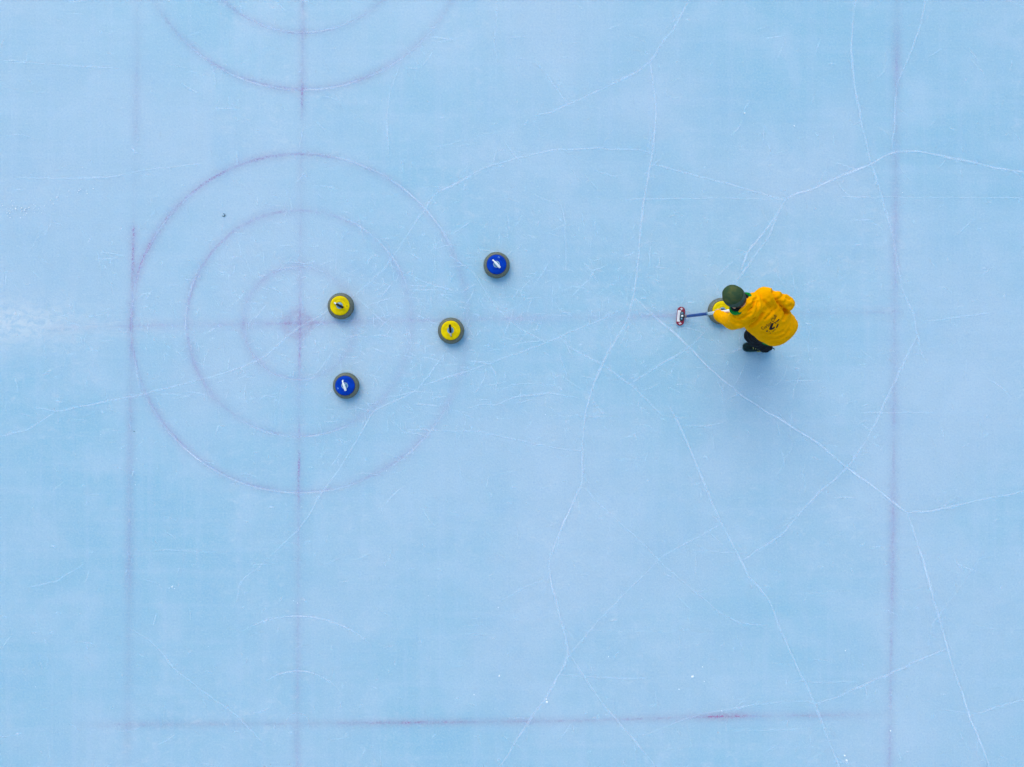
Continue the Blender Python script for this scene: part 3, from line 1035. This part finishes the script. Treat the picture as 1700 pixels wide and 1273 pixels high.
# green undershirt hem peeping out below the hoodie
HEMC = PELV + Vector((0.030, -0.025, -0.075))
bm = Soup()
loft(bm, [(HEMC - SPINE * 0.055, LAT * 0.190, DOR * 0.165), (HEMC - SPINE * 0.02, LAT * 0.195, DOR * 0.170), (HEMC + SPINE * 0.06, LAT * 0.18, DOR * 0.155)], 40)
pobj('undershirt', fuse(bm, 0.008, 3), M['green_cotton'])

# hoodie: torso and both sleeves fused, then creased
CAMP = Vector((0, 0, CAM_H))


def proj(q):
    k = PPM * CAM_H / (CAM_H - q.z)
    return 850 + q.x * k, 636.5 - q.y * k


bm = Soup()
secs = []
for t, c_off, lw, dw in ((-0.24, (0.016, -0.018, -0.02), .140, .125), (-0.20, (0.014, -0.020, -0.01), .182, .170), (-0.10, (0.004, -0.012, 0), .194, .186), (0.10, (-0.004, -0.004, 0), .200, .184), (0.35, (0, 0, 0.004), .200, .170),
                         (0.62, (0, 0, 0.012), .192, .155), (0.85, (0, 0, 0.008), .185, .140), (1.02, (0, 0, 0.0), .170, .115), (1.18, (0, 0, -0.008), .120, .085), (1.28, (0, 0, -0.012), .085, .065)):
    secs.append((PELV.lerp(CHEST, t) + Vector(c_off), LAT * lw, DOR * dw))
loft(bm, secs, 44, 2.25)
blob(bm, [CHEST.lerp(SH_R, 0.55), SH_R, SH_R.lerp(EL_R, 0.5), EL_R, EL_R.lerp(HAND_R, 0.5), HAND_R - (HAND_R - EL_R).normalized() * 0.02], [0.105, 0.098, 0.086, 0.078, 0.064, 0.046])
blob(bm, [CHEST.lerp(SH_L, 0.55), SH_L, SH_L.lerp(EL_L, 0.5), EL_L, EL_L.lerp(WRIST, 0.5), HAND_L + W * 0.022 + AX * 0.012], [0.105, 0.096, 0.086, 0.080, 0.066, 0.046])
blob(bm, [NECK.lerp(CHEST, 0.25), CHEST], [0.085, 0.12])
hood_me = fuse(bm, 0.0065, 8)

CREASE = [  # (depth m, width px, points in picture) folds seen on the garment
    (.026, 3.0, [(1284, 484), (1289, 495), (1296, 507), (1305, 517)]),
    (.010, 2.2, [(1290, 497), (1297, 494), (1301, 488)]),
    (.010, 2.0, [(1294, 503), (1288, 512), (1281, 520), (1270, 529)]),
    (.012, 2.2, [(1304, 516), (1302, 522), (1300, 530)]),
    (.016, 2.4, [(1243, 544), (1252, 537), (1262, 527), (1266, 521)]),
    (.009, 2.2, [(1262, 556), (1272, 560), (1288, 562), (1302, 557), (1310, 549)]),
    (.008, 2.0, [(1266, 563), (1281, 568), (1296, 567), (1308, 561)]),
    (.007, 2.0, [(1263, 551), (1275, 554), (1287, 555), (1299, 550)]),
    (.008, 2.0, [(1196, 519), (1199, 524), (1199, 531)]),
    (.008, 2.0, [(1202, 520), (1206, 526), (1206, 534)]),
    (.007, 1.8, [(1191, 518), (1193, 524), (1192, 529)]),
    (.009, 2.4, [(1212, 532), (1222, 537), (1233, 536)]),
    (.008, 2.2, [(1296, 490), (1303, 494), (1311, 497)]),
    (.008, 2.2, [(1298, 510), (1306, 508), (1314, 508)]),
    (.007, 2.6, [(1268, 500), (1276, 508), (1282, 516)]),
]


def crease_amount(px, py):
    tot = 0.0
    for dep, wpx, pl in CREASE:
        best = 1e9
        for (ax, ay), (bx, by) in zip(pl, pl[1:]):
            dx, dy = bx - ax, by - ay
            t = max(0, min(1, ((px - ax) * dx + (py - ay) * dy) / (dx * dx + dy * dy)))
            best = min(best, (px - ax - t * dx) ** 2 + (py - ay - t * dy) ** 2)
            if best > 400: continue
        r2 = best / (wpx * wpx)
        if r2 < 16:
            tot += -1.2 * dep * math.exp(-r2) + 0.42 * dep * math.exp(-(math.sqrt(r2) - 2.0) ** 2)
    return tot


def wrinkle(me, amp=1.0, creases=True):
    nrm = [v.normal.copy() for v in me.vertices]
    for v, nn in zip(me.vertices, nrm):
        q = v.co.copy()
        s = (q - PELV).dot(SPINE); l = (q - PELV).dot(LAT); dd = (q - PELV).dot(DOR)
        f = 0.010 * noise.noise(Vector((l * 5, s * 11, dd * 5))) + 0.006 * noise.noise(Vector((l * 12 + s * 8, s * 22, dd * 12 + 3)))
        f += 0.0022 * noise.noise(q * 45)
        if creases and nn.z > 0.15:
            f += crease_amount(*proj(q)) * min(1, (nn.z - 0.15) / 0.3)
        v.co = q + nn * f * amp
    me.update()


wrinkle(hood_me)
hoodie_bvh = BVHTree.FromPolygons([v.co.copy() for v in hood_me.vertices], [tuple(p.vertices) for p in hood_me.polygons])
hoodie = pobj('hoodie', hood_me, M['hoodie'])


def onto(px, py, off=0.0025, bvh=hoodie_bvh):
    """point on the garment seen at (px, py), lifted off it along the surface normal"""
    d = (P(px, py, 0) - CAMP).normalized()
    loc, nn, i, dist = bvh.ray_cast(CAMP, d)
    if loc is None:
        return P(px, py, 1.0)
    if nn.z < 0: nn = -nn
    return loc + nn * off


# hood lying on the upper back
bm = Soup()
def on_back(px, py, lift): return onto(px, py, lift)
rowA = [on_back(1250, 491, 0.010), on_back(1246, 497, 0.020), on_back(1241, 505, 0.026), on_back(1234, 513, 0.024), on_back(1226, 522, 0.014)]
blob(bm, rowA, [0.030, 0.042, 0.044, 0.042, 0.034], 0.3)
rowB = [on_back(1255, 491, 0.004), on_back(1257, 500, 0.012), on_back(1253, 509, 0.018), on_back(1246, 518, 0.018), on_back(1236, 527, 0.006)]
blob(bm, rowB, [0.036, 0.044, 0.048, 0.046, 0.038], 0.3)
rowC = [on_back(1260, 503, 0.002), on_back(1258, 512, 0.008), on_back(1252, 519, 0.008)]
blob(bm, rowC, [0.036, 0.040, 0.036], 0.3)
hd = fuse(bm, 0.0055, 8)
HOODFOLD = [
    (.014, 2.2, [(1222, 525), (1233, 518), (1243, 510), (1251, 502)]),
    (.012, 2.0, [(1236, 520), (1245, 513), (1250, 506), (1252, 499)]),
    (.012, 2.0, [(1250, 527), (1255, 519), (1258, 510), (1257, 502)]),
    (.008, 2.0, [(1244, 500), (1250, 497), (1256, 496)]),
    (.008, 1.8, [(1228, 529), (1238, 524), (1246, 520)]),
]
CREASE_KEEP = CREASE
CREASE = HOODFOLD
wrinkle(hd, 0.9)
CREASE = CREASE_KEEP
hood_bvh = BVHTree.FromPolygons([v.co.copy() for v in hd.vertices], [tuple(p.vertices) for p in hd.polygons])
pobj('hood', hd, M['hoodie'], hoodie)

# green hood lining round the neck opening, black neck warmer inside it
NAX = (HEAD - NECK).normalized()
NLAT = LAT - NAX * LAT.dot(NAX)
NLAT.normalize()
NDOR = NAX.cross(NLAT).normalized()
if NDOR.z < 0: NDOR = -NDOR


def loop_band(centre, rl, rd, rad, mat, name, parent, flat_=0.5, n=40, tilt=0.0):
    path = []
    for i in range(n + 1):
        t = 2 * math.pi * i / n
        path.append(centre + NLAT * rl * math.cos(t) + NDOR * rd * math.sin(t) + NAX * (tilt * math.cos(t)))
    b = tube(path, rad, 10, flat=1.0)
    return pobj(name, b, mat, parent)


loop_band(NECK + NAX * 0.012, 0.104, 0.080, 0.020, M['green_cotton'], 'hood_lining', hoodie)
loop_band(NECK + NAX * 0.035, 0.072, 0.062, 0.024, M['black_cotton'], 'neck_warmer', None)

# cuffs
b = tube([WRIST + (EL_L - WRIST) * 0.10, WRIST.lerp(HAND_L + W * 0.022 + AX * 0.012, 0.5), HAND_L + W * 0.022 + AX * 0.012, HAND_L + W * 0.006 + AX * 0.006], [0.050, 0.050, 0.049, 0.042], 20)
pobj('cuff', b, M['hoodie'], hoodie)
fd = (HAND_R - EL_R).normalized()
b = tube([HAND_R - fd * 0.05, HAND_R - fd * 0.02, HAND_R + fd * 0.012], [0.048, 0.045, 0.040], 20)
pobj('cuff', b, M['hoodie'], hoodie)

# print on the back: lettering in an arc, emblem below it
fc = bpy.data.curves.new('lettering', 'FONT')
fc.body = 'Curling Club'
fc.size = 1.0
fc.resolution_u = 3
fo = bpy.data.objects.new('lettering', fc)
COL.objects.link(fo)
dg = bpy.context.evaluated_depsgraph_get()
tme = bpy.data.meshes.new_from_object(fo.evaluated_get(dg), depsgraph=dg)
bpy.data.objects.remove(fo)
xs = [v.co.x for v in tme.vertices]
x0, x1 = min(xs), max(xs)
TA, TB = Vector((1264.3, 545.6)), Vector((1288.0, 522.6))
tu = (TB - TA) / (x1 - x0)
tn = Vector((tu.y, -tu.x))                      # towards the neck in the picture (y grows downwards)
if tn.y > 0: tn = -tn
for v in tme.vertices:
    s = (v.co.x - x0) / (x1 - x0)
    q = TA + tu * (v.co.x - x0) + tn * (v.co.y * 1.25 - 0.35 - 0.55 * math.sin(math.pi * s))
    v.co = onto(q.x, q.y, 0.003)
pobj('lettering', tme, M['print_thin'], hoodie)


def decal(name, polys, mat):
    b = bmesh.new()
    for poly in polys:
        f = b.faces.new([b.verts.new((1255 + x / 28.29, 515 + y / 28.29, 0)) for x, y in poly])
    bmesh.ops.triangulate(b, faces=b.faces)
    bmesh.ops.subdivide_edges(b, edges=b.edges, cuts=1, use_grid_fill=True)
    for v in b.verts:
        v.co = onto(v.co.x, v.co.y, 0.003)
    return pobj(name, b, mat, hoodie)


decal('emblem', [
    [(825, 575), (740, 600), (680, 690), (645, 790), (605, 870), (650, 915), (730, 905), (830, 865), (885, 805), (872, 755), (820, 790), (770, 820), (740, 790), (790, 720), (815, 640)],
    [(835, 575), (950, 515), (1060, 405), (1098, 430), (1000, 525), (900, 575), (850, 600)],
    [(880, 588), (965, 600), (920, 625)],
    [(1030, 615), (1055, 650), (1010, 775), (960, 835), (935, 800), (975, 710)],
    [(520, 925), (568, 965), (500, 1005), (465, 980)],
    [(590, 980), (645, 1000), (610, 1015)]], M['print'])
decal('lower_print', [[(640, 1080), (690, 1040), (715, 1050), (660, 1095)], [(765, 1000), (830, 935), (845, 950), (785, 1015)], [(850, 925), (895, 880), (908, 893), (865, 940)]], M['print_thin'])

# beanie: knitted crown and turned-up cuff on the head
crown = [(0.094, 0.020), (0.0960, 0.045), (0.0940, 0.070), (0.087, 0.094), (0.073, 0.113), (0.053, 0.126), (0.030, 0.133), (0.012, 0.135), (0.0, 0.1352)]
bm = lathe(crown, 72)
for v in bm.verts:
    a = math.atan2(v.co.y, v.co.x)
    r = math.hypot(v.co.x, v.co.y)
    k = 1 + 0.030 * noise.noise(Vector((v.co.x * 14, v.co.y * 14, v.co.z * 14))) + 0.006 * math.sin(a * 36)
    v.co.x *= k * 1.02; v.co.y *= k * 0.97
    v.co.z += 0.006 * noise.noise(Vector((v.co.x * 20, v.co.y * 20, 4)))
bmesh.ops.transform(bm, matrix=HM, verts=bm.verts)
beanie = pobj('beanie', bm, M['beanie'])
cuffp = [(0.092, -0.022), (0.099, -0.026), (0.1025, -0.016), (0.1045, 0.008), (0.1040, 0.030), (0.1015, 0.040), (0.0965, 0.042), (0.092, 0.038)]
bm = lathe(cuffp, 144)
for v in bm.verts:
    a = math.atan2(v.co.y, v.co.x)
    k = 1 + 0.007 * math.sin(a * 48) + 0.012 * noise.noise(Vector((v.co.x * 12, v.co.y * 12, 8)))
    v.co.x *= k * 1.02; v.co.y *= k * 0.97
bmesh.ops.transform(bm, matrix=HM, verts=bm.verts)
pobj('cuff', bm, M['beanie_cuff'], beanie)

# ------------------------------------------------------------------ broom held by the player
broom = empty('curling_broom', (SHAFT0.x, SHAFT0.y, 0))
tag(broom, 'curling broom with blue and white shaft and red head bearing white crosses', 'broom')
binv = Matrix.Translation((-SHAFT0.x, -SHAFT0.y, 0))


def bobj(name, bm, mat, parent=None, smooth=True):
    bmesh.ops.transform(bm, matrix=binv, verts=bm.verts)
    return obj(name, bm, mat, parent or broom, smooth)


def at(t): return SHAFT0.lerp(SHAFT1, t)


bobj('ferrule', tube([at(-0.012), at(0.0), at(0.035)], [0.013, 0.0145, 0.0150], 16), M['ferrule'])
bobj('lower_shaft', tube([at(0.033), at(0.05), at(0.415)], [0.0150, 0.0165, 0.0165], 18), M['broom_blue'])
bobj('shaft_ring', tube([at(0.412), at(0.435)], [0.0172, 0.0172], 18), M['steel'])
bobj('upper_shaft', tube([at(0.432), at(0.70), at(0.985)], [0.0165, 0.0165, 0.0165], 18), M['broom_white'])
bobj('end_cap', tube([at(0.98), at(1.0), at(1.006)], [0.0178, 0.0178, 0.012], 18), M['black_plastic'])

HC3 = P(1129.2, 525.0, 0.0)
LONG = (P(1127.6, 540.5) - P(1130.8, 509.5)).normalized()     # long axis of the head
LONG = Vector((LONG.x, LONG.y, 0)).normalized()
WID = Vector((-LONG.y, LONG.x, 0))
if WID.x < 0: WID = -WID


def stadium(hl, hw, n=12):
    out = []
    for i in range(n + 1):
        a = -math.pi / 2 + math.pi * i / n
        out.append((hl - hw + hw * math.cos(a), hw * math.sin(a)))
    for i in range(n + 1):
        a = math.pi / 2 + math.pi * i / n
        out.append((-hl + hw + hw * math.cos(a), hw * math.sin(a)))
    return out


def slab(levels, centre=HC3):
    """levels: (half length, half width, z)"""
    bm = bmesh.new()
    rings = []
    for hl, hw, z in levels:
        rings.append([bm.verts.new(centre + LONG * u + WID * v + Vector((0, 0, z))) for u, v in stadium(hl, hw)])
    n = len(rings[0])
    for a, b in zip(rings, rings[1:]):
        for i in range(n):
            j = (i + 1) % n
            bm.faces.new((a[i], a[j], b[j], b[i]))
    bm.faces.new(rings[0][::-1])
    bm.faces.new(rings[-1])
    return bm


bobj('pad', slab([(0.097, 0.037, 0.0), (0.100, 0.040, 0.006), (0.100, 0.040, 0.014)]), M['pad'], smooth=False)
headp = bobj('head_plate', slab([(0.1015, 0.0415, 0.0142), (0.1025, 0.0425, 0.018), (0.1025, 0.0425, 0.026), (0.100, 0.040, 0.0300), (0.096, 0.036, 0.0310)]), M['broom_red'], smooth=False)


def quadpatch(u0, u1, v0, v1, z, name, mat, parent):
    bm = bmesh.new()
    lo = [bm.verts.new(HC3 + LONG * u + WID * v + Vector((0, 0, z))) for u, v in ((u0, v0), (u1, v0), (u1, v1), (u0, v1))]
    hi = [bm.verts.new(p.co + Vector((0, 0, 0.002))) for p in lo]
    bm.faces.new(hi)
    bm.faces.new(lo[::-1])
    for i in range(4):
        bm.faces.new((lo[i], lo[(i + 1) % 4], hi[(i + 1) % 4], hi[i]))
    return bobj_child(name, bm, mat, parent)


def bobj_child(name, bm, mat, parent):
    return bobj(name, bm, mat, parent, smooth=False)


quadpatch(-0.062, 0.062, -0.0385, -0.004, 0.0296, 'white_panel', M['broom_white'], headp)
for sgn in (-1, 1):
    u = 0.079 * sgn
    quadpatch(u - 0.0125, u + 0.0125, -0.0035, 0.0035, 0.0300, 'cross_bar', M['broom_white'], headp)
    quadpatch(u - 0.0035, u + 0.0035, -0.0165, 0.0165, 0.0305, 'cross_bar', M['broom_white'], headp)
joint = bobj('hinge_block', slab([(0.052, 0.0200, 0.0302), (0.052, 0.0210, 0.036), (0.048, 0.0190, 0.046), (0.038, 0.012, 0.050)], HC3 + WID * 0.009), M['broom_dark'])
for sgn in (-1, 1):
    bm = bmesh.new()
    ball(bm, HC3 + WID * 0.009 + LONG * 0.030 * sgn + Vector((0, 0, 0.050)), (0.012, 0.010, 0.005), None, 2)
    bobj('hinge_bolt', bm, M['steel'], joint)
bm = bmesh.new()
ball(bm, HC3 + WID * 0.010 + Vector((0, 0, 0.056)), (0.013, 0.013, 0.010), None, 2)
bobj('pivot_cap', bm, M['white_plastic'], joint)
bobj('hinge_arm', tube([HC3 + WID * 0.012 + Vector((0, 0, 0.048)), HC3 + WID * 0.030 + Vector((0, 0, 0.050)), at(-0.005)], [0.012, 0.013, 0.013], 12), M['broom_dark'])

# ------------------------------------------------------------------ small litter on the ice
bm = bmesh.new()
c = P(371.5, 357)
path = [c + Vector((0.015 * math.cos(a), 0.015 * math.sin(a), 0.007 + 0.003 * math.sin(a * 2))) for a in [R(-150 + i * 30) for i in range(9)]]
path.append(path[-1] + Vector((-0.006, 0.012, 0.006)))
tube(path, [0.002, 0.0032, 0.004, 0.0048, 0.005, 0.0045, 0.004, 0.003, 0.0025, 0.0015], 8, bm, flat=1.4)
tag(obj('leaf_scrap', bm, M['leaf']), 'tiny dark curled leaf scrap between the outer and middle ring', 'leaf')
bm = bmesh.new()
ball(bm, P(223, 716) + Vector((0, 0, 0.0042)), (0.0055, 0.005, 0.0045), None, 2)
for v in bm.verts: v.co += Vector((noise.noise(v.co * 150), noise.noise(v.co * 150 + Vector((3, 0, 0))), 0)) * 0.002
tag(obj('pebble', bm, M['dark_joint']), 'single dark pebble speck on the faded back line left of the house', 'pebble')

bm = bmesh.new()
rs = random.Random(5)
crumbs = [(908, 1165, .016), (1149, 1123, .016), (1166, 1107, .008), (1127, 1144, .008), (1169, 1131, .006), (1198, 1180, .008), (829, 1122, .010), (787, 1153, .007), (1403, 1080, .007), (1478, 1213, .009),
          (1405, 1262, .014), (1402, 1254, .010), (1010, 1090, .006), (711, 989, .005), (827, 1008, .006), (286, 974, .010), (290, 977, .006), (281, 976, .005), (487, 997, .005), (494, 1001, .006), (346, 1073, .005), (59, 1140, .005),
          (1236, 188, .010), (1318, 209, .010), (712, 862, .005), (905, 688, .006), (938, 714, .005), (1498, 320, .006), (539, 437, .005)]
for i in range(46):
    crumbs.append((rs.gauss(24, 16), rs.gauss(348, 6), rs.uniform(.004, .008)))
for i in range(16):
    x = rs.uniform(55, 170)
    crumbs.append((x, 350 - (x - 20) * 0.24 + rs.gauss(0, 4), rs.uniform(.004, .007)))
for i in range(22):
    crumbs.append((rs.uniform(-20, 1720), rs.uniform(-20, 1290), rs.uniform(.0025, .0045)))
for (px, py, r) in crumbs:
    c = P(px, py)
    for k in range(3 if r > 0.008 else 1):
        o = Vector((rs.gauss(0, r * 0.7), rs.gauss(0, r * 0.7), 0)) if k else Vector((0, 0, 0))
        rr = r * (1 if k == 0 else rs.uniform(0.35, 0.6))
        ball(bm, c + o + Vector((0, 0, 0.002 + rr * 0.4)), (rr * rs.uniform(.7, 1.2), rr * rs.uniform(.7, 1.2), rr * 0.6), Matrix.Rotation(rs.uniform(0, 3), 3, 'Z'), 1)
tag(obj('snow_crumbs', bm, M['snow'], smooth=False), 'loose white snow crumbs scattered over the ice', kind='stuff')
